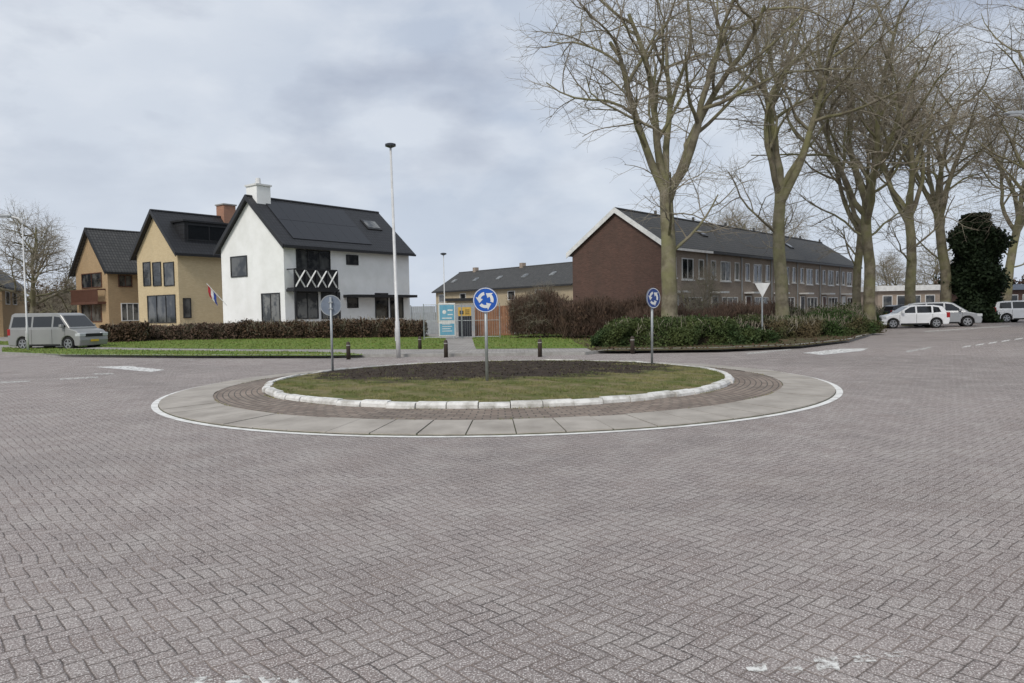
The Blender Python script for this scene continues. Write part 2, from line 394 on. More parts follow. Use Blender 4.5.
t=N.n('ShaderNodeTexCoord').outputs['Object']; sx=N.n('ShaderNodeSeparateXYZ'); N.set(sx.inputs[0],t)
EX,EY,ERX,ERY=-.6,17.9,4.6,3.2
ex=N.m('DIVIDE',N.m('SUBTRACT',sx.outputs[0],EX),ERX); ey=N.m('DIVIDE',N.m('SUBTRACT',sx.outputs[1],EY),ERY)
e=N.m('ADD',N.m('MULTIPLY',ex,ex),N.m('MULTIPLY',ey,ey)); e=N.m('ADD',e,N.m('MULTIPLY',N.m('SUBTRACT',N.noise(t,1.6,6),.5),2.0))
soilc=N.mix(N.mr(N.noise(t,6,6),.35,.65),(.030,.023,.018),(.075,.058,.045))
gr=N.mix(N.mr(N.noise(t,2.4,6),.38,.62),(.105,.12,.038),(.225,.185,.105))
N.set(b.inputs['Base Color'],N.mix(N.mr(e,.78,1.12),soilc,gr)); bump(N,b,N.noise(t,14,6,.7),.8,.03)
ringmesh('island_soil',[(4.79,isz(4.79)),(3.9,isz(3.9)),(3,isz(3)),(2,isz(2)),(1,isz(1)),(.02,isz(0))],m,96)
n=130000; rr=4.76*np.sqrt(rs.uniform(0,1,n)); aa=rs.uniform(0,2*PI,n)
P=np.stack([CX+rr*np.cos(aa),CY+rr*np.sin(aa),isz(rr)-.005],1)
e=((P[:,0]-EX)/ERX)**2+((P[:,1]-EY)/ERY)**2+.4*np.sin(P[:,0]*2.1+P[:,1]*1.3)*np.cos(P[:,1]*2.7-P[:,0])
keep=(e>rs.uniform(.6,1.4,n))|(rs.uniform(0,1,n)<.02)
clump=np.sin(P[:,0]*3.3+1)*np.sin(P[:,1]*5.1+P[:,0]*2)+.6*np.sin(P[:,0]*9+P[:,1]*7)+rs.normal(0,.5,n); keep&=clump>.0
blades(rs,P[keep],.010,.05,.006,'island_grass','short patchy grass round the dark soil bed on the roundabout island',.8,'isleblade')
n=2500; rr=np.sqrt(rs.uniform(0,1,n)); aa=rs.uniform(0,2*PI,n)
P=np.stack([EX+ERX*.95*rr*np.cos(aa),EY+ERY*.95*rr*np.sin(aa),np.zeros(n)],1)
dr=np.hypot(P[:,0]-CX,P[:,1]-CY); P=P[dr<4.6]; dr=dr[dr<4.6]; P[:,2]=isz(dr)+.002
o=npobj('soil_clods',leafquads(rs,P,.006,.022,.8),M['soil']); tag(o,'loose clods of dark soil on the roundabout bed','soil',kind='stuff')
# grass weeds in kerb foot and slab seams
n=5000; aa=rs.uniform(0,2*PI,n); which=rs.uniform(0,1,n)<.6
rr=np.where(which,rs.normal(4.975,.015,n),rs.normal(5.845,.012,n)); kp=(np.sin(aa*7)+np.sin(aa*17+1)+rs.normal(0,.4,n))>.7
P=np.stack([CX+rr*np.cos(aa),CY+rr*np.sin(aa),np.where(which,.10,.066)],1)[kp]
blades(rs,P,.012,.04,.006,'seam_weeds','small weeds growing in the seams of the roundabout apron',.7,'isleblade')
# ------------------------------------------------------------ markings
def mark(px,m='line',z=.005,name='road_marking'): sheet(name,[G(x,y) for x,y in px],z,M[m])
mark([(95,367),(128,366),(165,370),(150,372)]); mark([(92,373.5),(112,373),(115,374.3),(95,374.8)],'worn')
mark([(0,382),(30,380.5),(30,381.8),(0,383.5)],'worn')
mark([(98,376.5),(60,378.5),(60,380),(98,378)],'worn')
mark([(803,353),(840,349),(868,348.5),(862,351),(822,355)])
mark([(745,353),(790,349),(792,350),(748,354.5)],'worn')
for i in range(6):
    x=962+i*13; y=346-i*1.9
    mark([(x,y+1.8),(x+8,y+.6),(x+9.5,y-.6),(x+2,y+.4)])
mark([(925,331),(1010,325.5),(1010,326.5),(925,332.2)],'worn')
mark([(905,351),(930,347),(932,348),(908,352.5)],'worn')
for a in [(744,664,768,672),(779,667,804,673),(813,657,840,671),(850,655,878,662),(884,652,905,657),(182,677,214,684),(222,676,252,684),(258,676,282,684),(286,677,306,684)]:
    x0,y0,x1,y1=a
    mark([(x0,y0+2),(x1-3,y0),(x1,y1),(x0+5,y1+1)],'worn',.004)
# ------------------------------------------------------------ houses
class House:
    def __init__(s,name,label,cat,c,dirv,L,w,ze,zr,wallm,roofm,oh=.35,verge=.25,vm=None,group=None,split=False,gap=0,zb=0):
        s.c=Vector((c[0],c[1],0)); s.d=Vector((dirv[0],dirv[1],0)).normalized(); s.g=Vector((-s.d.y,s.d.x,0))
        s.L=L;s.w=w;s.ze=ze;s.zr=zr
        s.r=thing(name,label,cat,s.c,math.atan2(s.d.y,s.d.x),group)
        mb=MB(); poly=[(0,-.05),(w,-.05),(w,ze),(w/2,zr),(0,ze)]
        mb.prism(poly,lambda p:(gap,p[0],p[1]),lambda p:(L-gap,p[0],p[1]))
        s.wall=mb.build('wall',wallm,s.r); fixn(s.wall)
        sl=(zr-ze)/(w/2); mb=MB(); T=.16
        for sg in (0,1):
            f=(lambda y:y) if sg==0 else (lambda y:w-y)
            pts=[(-oh,ze-oh*sl+.03),(w/2,zr+.03),(w/2,zr+.03+T),(-oh,ze-oh*sl+.03+T)]
            x0=-verge if gap==0 or verge>0 and split=='first' else gap; x1=L+verge if gap==0 else L-gap
            mb.prism(pts,lambda p:(x0,f(p[0]),p[1]),lambda p:(x1,f(p[0]),p[1]))
        s.roof=mb.build('roof',roofm,s.r); fixn(s.roof); s.sl=sl; s.x0=x0; s.x1=x1
        if vm:
            for sg in (0,1):
                f=(lambda y:y) if sg==0 else (lambda y:w-y)
                mb=MB(); pts=[(-oh-.02,ze-oh*sl-.1),(w/2,zr-.09),(w/2,zr+.26),(-oh-.02,ze-oh*sl+.24)]
                mb.prism(pts,lambda p:(x0-.05,f(p[0]),p[1]),lambda p:(x0-.003,f(p[0]),p[1])); o=mb.build('barge_board',vm,s.r); fixn(o)
        mb=MB(); mb.box(x0+.01,-oh-.13,ze-oh*sl-.02,x1-.01,-oh-.01,ze-oh*sl+.13); mb.build('gutter',vm or M['black'],s.r)
        mb=MB(); mb.tube([(x0+.01,w/2,zr+.17),(x1-.01,w/2,zr+.17)],.11,6); mb.build('ridge',roofm,s.r)
    def hit(s,px,py,axis,off=0):
        d=ray(px,py); o=Vector((0,0,CH)); nrm=s.g if axis=='f' else s.d
        q=o+d*(((s.c+nrm*off-o).dot(nrm))/d.dot(nrm)); e=q-s.c
        return (e.dot(s.d) if axis=='f' else e.dot(s.g)), q.z
    def win(s,axis,u0,z0,u1,z1,nx=1,nz=1,fm=None,pm=None,ft=.07,name='window',off=0,sill=None):
        fm=fm or M['trimw']; pm=pm or M['glass']; u0,u1=min(u0,u1),max(u0,u1); z0,z1=min(z0,z1),max(z0,z1)
        def bx(mb,a,b,c_,d_,p0,p1):
            if axis=='f': mb.box(a,off-p1,b,c_,off-p0,d_)
            else: mb.box(off-p1,a,b,off-p0,c_,d_)
        mb=MB()
        bx(mb,u0,z0,u1,z0+ft,-.02,.06); bx(mb,u0,z1-ft,u1,z1,-.02,.06)
        bx(mb,u0,z0+ft,u0+ft,z1-ft,-.02,.06); bx(mb,u1-ft,z0+ft,u1,z1-ft,-.02,.06)
        for i in range(1,nx): x=u0+(u1-u0)*i/nx; bx(mb,x-ft*.4,z0+ft,x+ft*.4,z1-ft,-.02,.055)
        for i in range(1,nz): z=z0+(z1-z0)*i/nz; bx(mb,u0+ft,z-ft*.4,u1-ft,z+ft*.4,-.02,.05)
        if sill: bx(mb,u0-.08,z0-.08,u1+.08,z0-.004,-.02,.11)
        f=mb.build(name,fm,s.r)
        mb=MB(); bx(mb,u0+ft*.5,z0+ft*.5,u1-ft*.5,z1-ft*.5,-.01,.02); mb.build('pane',pm,f)
        return f
    def pwin(s,axis,x0,y0,x1,y1,**k):
        ym=(y0+y1)/2; xm=(x0+x1)/2
        a,_=s.hit(x0,ym,axis,0); b,_=s.hit(x1,ym,axis,0); _,z1=s.hit(xm,y0,axis,0); _,z0=s.hit(xm,y1,axis,0)
        return s.win(axis,a,max(z0,.15),b,z1,**k)
def fixn(o):
    import bmesh
    bm=bmesh.new(); bm.from_mesh(o.data); bmesh.ops.recalc_face_normals(bm,faces=bm.faces); bm.to_mesh(o.data); bm.free()
    l=o.data.uv_layers
    while len(l): l.remove(l[0])
    autouv(o.data)
hd=(6.96,9.4)
W=House('detached_house','white rendered detached house with black roof, solar panels and white chimney','house',(-14.96,49),hd,11.7,7.2,6.37,9.6,M['white'],M['roofd'],.4,.3,M['black'])
BK=M['black']
W.pwin('g',231,256,247.5,277,nx=1,fm=BK); W.pwin('g',262,293,280.5,322,nx=2,fm=BK,pm=M['curtain'])
W.pwin('f',296,250,330,271,nx=3,fm=BK); W.pwin('f',296,292,318,319,nx=2,fm=BK,pm=M['curtain']); W.pwin('f',321,292,340,319,nx=2,fm=BK,pm=M['curtain'])
W.pwin('f',346,255,358,265,nx=1,fm=BK); W.pwin('f',375,293,388,318,nx=1,fm=BK); W.pwin('f',390,295,403,318,nx=2,fm=BK); W.pwin('f',347,297,358,308,fm=BK)
a,_=W.hit(287,280,'f'); b_,_=W.hit(330,280,'f'); a=max(a,.12); z0=3.35; z1=z0+1.25
mb=MB(); mb.box(a-.1,-.85,z0-.22,b_+.1,-.01,z0-.05); bal=mb.build('balcony',M['black'],W.r)
mb=MB()
for zz in (z0,z1): mb.box(a,-.82,zz-.045,b_,-.75,zz+.045)
nn=4
for i in range(nn+1):
    x=a+(b_-a)*i/nn; mb.box(x-.035,-.825,z0+.05,x+.035,-.745,z1-.05)
for xx in (a-.02,b_-.05):
    for zz in (z0,z1): mb.box(xx,-.74,zz-.04,xx+.07,-.02,zz+.04)
mb.build('railing_frame',M['black'],bal)
mb=MB(); mb.box(a+.03,-.735,z0+.05,b_-.03,-.715,z1-.05); mb.build('railing_panel',M['black'],bal)
mb=MB()
for i in range(nn):
    x0=a+(b_-a)*i/nn+.05; x1=a+(b_-a)*(i+1)/nn-.05
    for q,(p0,p1) in enumerate((((x0,z0+.07),(x1,z1-.07)),((x0,z1-.07),(x1,z0+.07)))):
        y=-.80+.03*q; mb.tube([(p0[0],y,p0[1]),(p1[0],y,p1[1])],.062,4)
mb.build('railing_cross',M['trimw'],bal)
for x in (a+.05,b_-.05):
    mb=MB(); mb.box(x-.06,-.82,0,x+.06,-.70,z0-.225); mb.build('balcony_post',M['black'],W.r)
a,_=W.hit(343,290,'f'); b_,_=W.hit(408,290,'f')
mb=MB(); mb.box(a,-1.0,2.75,b_,-.01,2.95); mb.build('canopy',M['black'],W.r)
def onroof(h,name,m,x0,x1,t0,t1,th=.07,parent=None):
    mb=MB(); sl=h.sl
    def P(x,t,e):
        y=-.35+(h.w/2+.35)*t; z=h.ze+(y)*sl+.03+.16+e*1.1; return (x,y-e*.4,z)
    mb.add([P(x0,t0,.01),P(x1,t0,.01),P(x1,t1,.01),P(x0,t1,.01),P(x0,t0,th),P(x1,t0,th),P(x1,t1,th),P(x0,t1,th)],[(3,2,1,0),(4,5,6,7),(0,1,5,4),(1,2,6,5),(2,3,7,6),(3,0,4,7)])
    o=mb.build(name,m,parent or h.r); return o
for r_ in range(2):
    for i in range(7): onroof(W,'solar_panel',M['solar'],.9+i*1.01,1.9+i*1.01,.12+r_*.4,.515+r_*.4,.05)
f=onroof(W,'skylight',M['black'],9.0,10.5,.5,.72,.09); onroof(W,'skylight_pane',M['curtain'],9.12,10.38,.53,.69,.11,f)
mb=MB(); mb.box(.2,3.0,8.6,1.3,4.2,10.5); ch=mb.build('chimney',M['white'],W.r)
mb=MB(); mb.box(.12,2.92,10.502,1.38,4.28,10.62); mb.build('chimney_cap',M['trimw'],ch)
mb=MB(); mb.tube([(.75,3.6,10.622),(.75,3.6,11.1)],[.2,.16],10); mb.build('chimney_pot',M['trimw'],ch)
B=House('detached_house','cream brick house with black dormer and orange brick chimney, beside white house','house',(-25.1,56),hd,8.0,6.07,6.6,9.7,M['tan'],M['roofd'],.4,.35,M['black'])
B.pwin('g',143.5,262,151,286,fm=BK); B.pwin('g',153,262,161.5,286,fm=BK); B.pwin('g',164,262,174.5,286,fm=BK)
B.pwin('g',148,295,176,323,nx=3,fm=BK,pm=M['glass']); B.pwin('f',183,298,191,318,fm=BK)
mb=MB(); mb.box(.9,.5,7.2,5.0,2.9,8.9); dm=mb.build('dormer',M['roofd'],B.r)
mb=MB(); mb.box(.75,.33,8.903,5.15,2.95,9.04); mb.build('dormer_roof',M['black'],dm)
mb=MB(); mb.box(1.1,.44,7.5,4.8,.495,8.75); mb.build('dormer_window',M['black'],dm)
mb=MB(); mb.box(1.2,.42,7.6,2.9,.438,8.66); mb.box(3.0,.42,7.6,4.7,.438,8.66); mb.build('dormer_pane',M['carglass'],dm)
mb=MB(); mb.box(5.6,2.5,9.0,6.7,3.6,10.85); ch=mb.build('chimney',M['redb'],B.r)
mb=MB(); mb.box(5.52,2.42,10.852,6.78,3.68,10.96); mb.build('chimney_cap',M['kerbgrey'],ch)
A=House('detached_house','ochre brick house with wooden balcony, leftmost of the three detached houses','house',(-33.7,62),hd,9,5.8,5.75,9.1,M['ochre'],M['roofg'],.4,.35,M['black'])
A.pwin('g',82,273,102,288,nx=2,fm=M['darkwood']); A.pwin('g',82,304,102,322,nx=2,fm=M['darkwood']); A.pwin('f',121,303,139,321,nx=3,fm=M['trimw'],pm=M['curtain']); A.pwin('f',118,275,132,287,nx=2,fm=M['darkwood'])
z0=3.0
mb=MB(); mb.box(-.7,.4,z0-.2,-.01,5.4,z0); bal=mb.build('balcony',M['darkwood'],A.r)
mb=MB(); mb.box(-.7,.4,z0+.95,-.6,5.4,z0+1.07)
for i in range(24): y=.42+i*.207; mb.box(-.68,y,z0+.003,-.64,y+.13,z0+.947)
for y in (.4,5.32): mb.box(-.595,y,z0+.95,-.01,y+.08,z0+1.07)
mb.build('railing',M['darkwood'],bal)
FL=House('detached_house','brown house partly cut off at the left edge of the photo','house',(at(2,300,66).x,66),(-.35,.94),8,7,4.6,7.6,M['ochre'],M['roofd'],.3,.25,M['black'])
FL.win('f',1,3,2.3,4.2,fm=M['trimw']); FL.win('f',3.3,3,4.6,4.2,fm=M['trimw'])
tdir=Vector((25.2,29.0,0)).normalized(); UL=38.4/7
ordn=['','second','third','fourth','fifth','sixth','farthest']
for i in range(7):
    c=Vector((9.4,45,0))+tdir*(UL*i)
    lab='end terraced house with windowless dark brown gable wall behind the first plane tree' if i==0 else ('%s terraced house counted from the dark gable end of the row'%ordn[i])
    h=House('terraced_house',lab,'house',c,tdir,UL,6.95,5.35,7.75,M['facade'] ,M['roofg'],.35,.2 if i==0 else 0,M['trimw'] if i==0 else None,group='brown brick terraced houses',gap=.003,split='first' if i==0 else 'n')
    if i==0:
        mb=MB(); mb.prism([(.0,0),(6.95,0),(6.95,5.34),(3.475,7.74),(0,5.34)],lambda p:(-.03,p[0],p[1]),lambda p:(-.002+.0,p[0],p[1])); o=mb.build('gable_wall',M['gable'],h.r); fixn(o)
    pm=[M['glass'],M['curtain']][i%2]; T=.06
    h.win('f',.55,3.45,1.25,4.7,fm=M['trimw'],sill=1,ft=T); h.win('f',2.0,3.35,3.5,4.7,nx=2,fm=M['trimw'],sill=1,pm=pm,ft=T); h.win('f',4.25,3.45,4.95,4.7,fm=M['trimw'],sill=1,ft=T)
    h.win('f',2.2,.75,4.7,2.25,nx=3,fm=M['trimw'],sill=1,pm=M['curtain'] if i%3 else M['glass'],ft=T)
    dr=h.win('f',.6,.12,1.55,2.35,nx=1,fm=M['trimw'],pm=[M['trimw'],M['cardark'],M['darkwood']][i%3],name='door')
    mb=MB(); mb.box(.4,-.75,2.5,1.8,-.01,2.62); mb.build('porch_roof',M['trimw'],h.r)
    mb=MB(); mb.tube([(5.35,-.07,0),(5.35,-.07,5.1)],.04,6); mb.build('downpipe',M['greymetal'],h.r)
    if i in(1,4): f=onroof(h,'skylight',M['black'],2.2,3.0,.45,.62,.09); onroof(h,'skylight_pane',M['curtain'],2.3,2.9,.48,.59,.11,f)
    mb=MB(); mb.tube([(4.9,3.475,7.7),(4.9,3.475,8.25)],.1,8); mb.build('roof_vent',M['roofg'],h.r)
c0=at(573,300,82); c1=at(436,300,104); dv=(c0-c1); dv.z=0; Lr=dv.length
Rw=House('row_building','long low row of houses with dark roof and rooflights, far behind the blue poster board','row of houses',(c1.x,c1.y),dv,Lr,8.5,4.5,7.0,M['creamb'],M['roofg'],.4,.3,None)
k=int(Lr/5.2)
for i in range(k):
    u=.8+i*5.2
    Rw.win('f',u,2.9,u+1.4,4.0,fm=M['trimw']); Rw.win('f',u+2.2,.8,u+4,2.2,nx=2,fm=M['trimw'])
    f=onroof(Rw,'skylight',M['greymetal'],u+.7,u+1.4,.42,.56,.1); onroof(Rw,'skylight_pane',M['curtain'],u+.78,u+1.32,.44,.54,.13,f)
    if i%2==0: mb=MB(); mb.box(u+2.6,4.0,6.7,u+3.2,4.6,7.7); mb.build('chimney',M['facade'],Rw.r)
def flatbuild(label,x0,x1,y,dep,h,wm,fm,ng):
    r=thing('shop_building',label,'shop',(x0,y,0)); L=x1-x0
    mb=MB(); mb.box(0,0,-.05,L,dep,h); mb.build('wall',wm,r)
    mb=MB(); mb.box(-.3,-.4,h+.003,L+.3,dep+.3,h+.6); mb.build('roof_fascia',fm,r)
    for i in range(ng):
        u0=.5+i*(L-.6)/ng; u1=u0+(L-.6)/ng-.5
        mb=MB(); mb.box(u0,-.06,.4,u1,-.002,h-.5); w_=mb.build('window',M['trimw'],r)
        mb=MB(); mb.box(u0+.08,-.08,.48,u1-.08,-.062,h-.58); mb.build('pane',M['glass'],w_)
    return r
flatbuild('low flat-roofed shop with white fascia seen between the tree trunks',at(878,300,84).x,at(940,300,84).x,84,10,3.0,M['facade'],M['trimw'],4)
flatbuild('low brown brick flat-roofed building at the right edge behind parked cars',at(992,300,80).x,at(1075,300,80).x,80,9,2.8,M['gable'],M['signback'],3)
# ------------------------------------------------------------ hedges
def hedge(name,label,cat,line,h,th,n,lm,ls,seed,twig=0,round_=.15,group=None,core=True,hf=None,soft=False):
    rs=np.random.RandomState(seed); r=thing(name,label,cat,(line[0][0],line[0][1],.1),0,group); o0=np.array([line[0][0],line[0][1],0.])
    L=np.array([[p[0],p[1],0.] for p in line]); seg=np.linalg.norm(np.diff(L,axis=0),axis=1); cs=np.r_[0,np.cumsum(seg)]; tot=cs[-1]
    def pt(s):
        x=np.interp(s,cs,L[:,0]); y=np.interp(s,cs,L[:,1]); e=.3
        x2=np.interp(np.minimum(s+e,tot),cs,L[:,0])-np.interp(np.maximum(s-e,0),cs,L[:,0]); y2=np.interp(np.minimum(s+e,tot),cs,L[:,1])-np.interp(np.maximum(s-e,0),cs,L[:,1])
        q=np.hypot(x2,y2)+1e-9; return x,y,-y2/q,x2/q
    def hh(s):
        v=h*(1+round_*(np.sin(s*1.9+seed)*.5+np.sin(s*.73+seed*2)*.5))
        if hf: v=v*np.interp(s/tot,[a for a,b in hf],[b for a,b in hf])
        return v
    ps=.6 if not soft else .85
    s=rs.uniform(0,tot,n); x,y,nx,ny=pt(s); H=hh(s)
    a=rs.uniform(-PI*.06,PI*1.06,n); rad=np.abs(rs.normal(1,.07 if not soft else .09,n))
    if not core: rad*=rs.uniform(.3,1.05,n)
    bulge=1+.12*np.sin(s*3.1+seed)+.1*np.sin(s*5.7+a*3)+(.12*np.sin(s*2.3+a*5) if soft else 0)
    sa=np.sign(np.sin(a))*np.abs(np.sin(a))**ps; ca=np.sign(np.cos(a))*np.abs(np.cos(a))**ps
    off=ca*th/2*rad*bulge; z=np.clip(sa*H*rad*(.85+.15*bulge),0.02,None)
    cen=np.stack([x+nx*off,y+ny*off,z],1)-o0
    V=leafquads(rs,cen,ls*.4,ls)
    npobj('foliage',V,lm,r)
    if twig:
        s=rs.uniform(0,tot,twig); x,y,nx,ny=pt(s); H=hh(s); off=rs.uniform(-.45,.45,twig)*th
        base=np.stack([x+nx*off,y+ny*off,H*rs.uniform(.05 if not core else .2,.85,twig)],1)-o0
        d=randdir(rs,twig)*.55; d[:,2]=np.abs(d[:,2])+.5; ln=rs.uniform(.1,.3,(twig,1))*min(1.2,max(.6,h)); d=d*ln
        sd_=np.cross(d,randdir(rs,twig)); sd_/=np.linalg.norm(sd_,axis=1,keepdims=True)+1e-9
        npobj('twigs',npquads(base+d,d,sd_*.009),M['leafr'] if not core else M['twig'],r)
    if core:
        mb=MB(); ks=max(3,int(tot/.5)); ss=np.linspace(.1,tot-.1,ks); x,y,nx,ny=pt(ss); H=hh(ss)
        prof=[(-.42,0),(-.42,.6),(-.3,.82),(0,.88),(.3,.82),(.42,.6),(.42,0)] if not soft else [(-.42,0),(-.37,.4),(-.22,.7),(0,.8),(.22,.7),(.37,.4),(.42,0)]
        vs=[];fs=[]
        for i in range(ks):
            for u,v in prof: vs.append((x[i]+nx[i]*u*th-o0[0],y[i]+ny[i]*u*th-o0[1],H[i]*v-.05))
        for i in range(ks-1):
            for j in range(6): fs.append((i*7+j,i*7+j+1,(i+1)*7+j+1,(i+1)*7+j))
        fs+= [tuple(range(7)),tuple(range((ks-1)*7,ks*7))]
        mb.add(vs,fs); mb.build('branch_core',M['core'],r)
    return r
def gl(l): return [tuple(G(x,y,.1)[:2]) for x,y in l]
def al(l): return [tuple(at(x,330,Y)[:2]) for x,Y in l]
hedge('hedge','low clipped brown hedge along the garden of the white house','hedge',gl([(243,339),(425,337)]),.98,.9,15000,M['leafb'],.075,1,5000,.09)
hedge('hedge','low dark brown hedge in front of the cream brick house','hedge',gl([(150,340.5),(241,339)]),.9,.9,7500,M['leafr'],.075,2,2500,.09)
hedge('hedge','short hedge between the silver van and the ochre house','hedge',al([(101,46),(148,46.5)]),1.0,.9,4000,M['leafb'],.08,3,400,.1)
hedge('shrub','tall bare brown shrubs beside the orange wooden fence','shrub',al([(514,41),(572,40)]),2.2,2.4,3500,M['leafr'],.045,4,12000,.3,core=False)
hedge('hedge','tall loose reddish brown hedge in front of the terrace gable wall','hedge',al([(566,38.5),(655,37)]),2.0,2.0,7000,M['leafb'],.055,5,16000,.22,core=False)
hedge('hedge','low dense dark green shrub mass behind the roundabout, left of the yield sign','hedge',al([(602,31),(650,30.3),(700,30.6),(746,31.5)]),.92,3.4,70000,M['leafg'],.042,6,900,.1,hf=[(0,.6),(.1,.95),(.5,1),(.85,.9),(1,.6)],soft=True)
hedge('hedge','reddish brown shrubs between the green shrub mass and the terrace','hedge',al([(630,35.5),(700,35.5),(760,37)]),1.35,2.0,8000,M['leafb'],.05,17,12000,.25,core=False,soft=True)
hedge('hedge','low mixed green and brown shrubs under the yield sign','hedge',al([(742,34.5),(800,36.5),(848,40)]),.88,3.4,46000,M['leafm'],.045,7,4000,.25,hf=[(0,.8),(.2,1),(.5,.9),(.8,1.1),(1,.7)],soft=True)
hedge('hedge','green and brown shrub strip beneath the plane trees near the white hatchback','hedge',al([(790,42),(850,46),(868,51)]),1.15,2.2,18000,M['leafm'],.055,8,5000,.2,soft=True)
hedge('hedge','brown shrubs in front of the terrace windows','hedge',al([(655,41),(735,44),(790,50)]),1.4,1.4,7000,M['leafb'],.055,9,10000,.3,soft=True,core=False)
hedge('hedge','distant dark tree line behind the far left houses','hedge',[(-75,92),(-45,96),(-20,104)],5.0,4,9000,M['leafr'],.2,10,0,.3)
hedge('hedge','distant dark hedge behind the parked cars at right','hedge',al([(935,92),(1100,92)]),4.0,3,8000,M['leafr'],.2,11,0,.3)
r=thing('evergreen_tree','dark ivy-clad evergreen tree behind the parked cars','tree',(at(976,300,57).x,57,0))
rsx=np.random.RandomState(4); n=34000; z=rsx.uniform(0,1,n)*8.2; wd=1.7*(1-np.clip((z-4.8)/3.9,0,1)**2)**.5*(.82+.16*np.sin(z*2.2+.6)); a=rsx.uniform(0,2*PI,n); rad=wd*np.clip(rsx.normal(.93,.17,n),0,1.5)*(1+.24*np.sin(a*3+z*1.7))
npobj('crown',leafquads(rsx,np.stack([np.cos(a)*rad,np.sin(a)*rad,z+.1],1),.06,.14),M['leafd'],r)
mb=MB(); mb.tube([(0,0,-.05),(.1,0,3),(0,.1,7.2)],[.9,1.0,.3],8); mb.build('trunk',M['core'],r)
# ------------------------------------------------------------ trees
def gen_tree(seed,H0=6.8,L1=8.2,lean=(.05,0),R0=.36,low=True,maxl=5,nk=(5,6,6,6,4),fl=.84,ang0=(20,46),up1=.09,r1=.2):
    rd=random.Random(seed); tr=MB(); cr=MB()
    def rv(): return Vector((rd.gauss(0,1),rd.gauss(0,1),rd.gauss(0,1)))
    def br(p,d,r,L,lvl,n=None):
        n=(9,9,6,5,4,3)[lvl]
        wob=(.05,.14,.18,.2,.2,.2)[lvl]; upt=(.02,up1,.04,.02,.01,.0)[lvl]
        pts=[p.copy()]; dd=d.copy(); rends=(.78,.38,.35,.35,.4,.5)[lvl]
        rad=[r]; dirs=[dd.copy()]
        for i in range(n):
            dd=(dd+rv()*wob+Vector((0,0,upt))).normalized(); p=p+dd*(L/n); pts.append(p.copy()); rad.append(r*(1-(1-rends)*(i+1)/n)); dirs.append(dd.copy())
        if lvl==0: rad[0]=r*1.4; rad[1]=r*1.05
        mbx=tr if lvl<=2 else cr
        mbx.tube(pts,rad,(12,8,6,4,3,3)[lvl],cap=False)
        if lvl>=maxl: return
        k=nk[lvl]+(rd.choice((-1,0,1)) if lvl>0 else 0); lo=(fl,.25,.2,.15,.15)[lvl]; az=rd.uniform(0,2*PI)
        for j in range(k):
            t=lo+(1-lo)*(j+rd.uniform(.1,.9))/k
            if lvl==0: t=lo+(1-lo)*(j+1)/k
            f=t*n; i0=min(int(f),n-1); fr=f-i0; q=pts[i0].lerp(pts[i0+1],fr); bd=dirs[i0+1]; rq=rad[i0]*(1-fr)+rad[i0+1]*fr
            az+=2.4+rd.uniform(-.5,.5)
            s=bd.cross(Vector((0,0,1)))
            if s.length<.1: s=Vector((1,0,0))
            s.normalize(); s2=bd.cross(s)
            side=s*math.cos(az)+s2*math.sin(az)
            an=R(rd.uniform(*(ang0,(32,62),(38,70),(38,68),(35,60))[lvl]))
            if lvl==0 and j==k-1: an=R(9)
            nd=(bd*math.cos(an)+side*math.sin(an)).normalized()
            if lvl>=2 and nd.z<-.3: nd.z*=.4; nd.normalize()
            Lc=(L1,L1*.56,L1*.34,L1*.19,L1*.10)[lvl]*rd.uniform(.75,1.15)*(1.12-.4*t if lvl else 1)
            rc=min(rq*.78,(r1,.085,.034,.0145,.0075)[lvl]*rd.uniform(.8,1.2))
            br(q,nd,rc,Lc,lvl+1)
        if lvl==0 and low:
            for j in range(2):
                f=rd.uniform(.62,.8)*n; i0=int(f); az+=2.3
                nd=Vector((math.cos(az),math.sin(az),.6)).normalized(); br(pts[i0],nd,.08,L1*.45,2)
    br(Vector((0,0,-.1)),Vector((lean[0],lean[1],1)).normalized(),R0,H0,0)
    return tr,cr
def mktree(seed,label,loc,rz,group=None,name='plane_tree',**k):
    r=thing(name,label,'tree',loc,rz,group); tr,cr=gen_tree(seed,**k)
    tr.build('trunk',M['bark'],r,smooth=True,uv=False); cr.build('crown',M['twig'],r,uv=False)
    return r
gT='bare plane trees along the road'
T1=mktree(11,'bare mossy plane tree in front of the dark terrace gable, nearest of the row',(at(669,330,32.5).x,32.5,.1),R(0),gT,lean=(.09,0),H0=7.0,L1=8.6,R0=.37,ang0=(16,38),nk=(5,7,6,6,4),up1=.11)
T2=mktree(23,'bare plane tree behind the yield sign, second of the row',(at(784,330,39).x,39,.1),R(140),gT,H0=8,L1=10,lean=(-.02,.02))
T3=mktree(37,'bare forked plane tree left of the white hatchback, third of the row',(at(870,330,45).x,45,.1),R(80),gT,H0=7.2,L1=10.5,lean=(-.02,.05),nk=(4,7,6,5,4))
T4=dup(T1,(at(857,330,56).x,56,.1),R(200),'slender bare plane tree just left of the forked one',gT,(.9,.9,1.1))
T5=dup(T2,(at(909,330,52).x,52,.1),R(300),'bare plane tree standing over the white hatchback',gT,(1,1,1.0))
T6=dup(T1,(at(946,330,57).x,57,.1),R(100),'bare plane tree left of the dark evergreen',gT,(1.1,1.1,1.15))
T7=dup(T3,(at(1056,330,44).x,44,.0),R(260),'bare plane tree whose branches enter from the right edge',gT,(1,1,1))
T8=dup(T2,(at(1005,330,66).x,66,.0),R(60),'bare plane tree rising behind the parked cars at far right',gT,(1.1,1.1,1.05))
T9=dup(T2,(at(1180,330,33).x,33,.0),R(200),'bare plane tree standing outside the frame, upper branches overhanging the right edge',gT,(1.1,1.1,1.0))
gS='bare trees behind the houses'
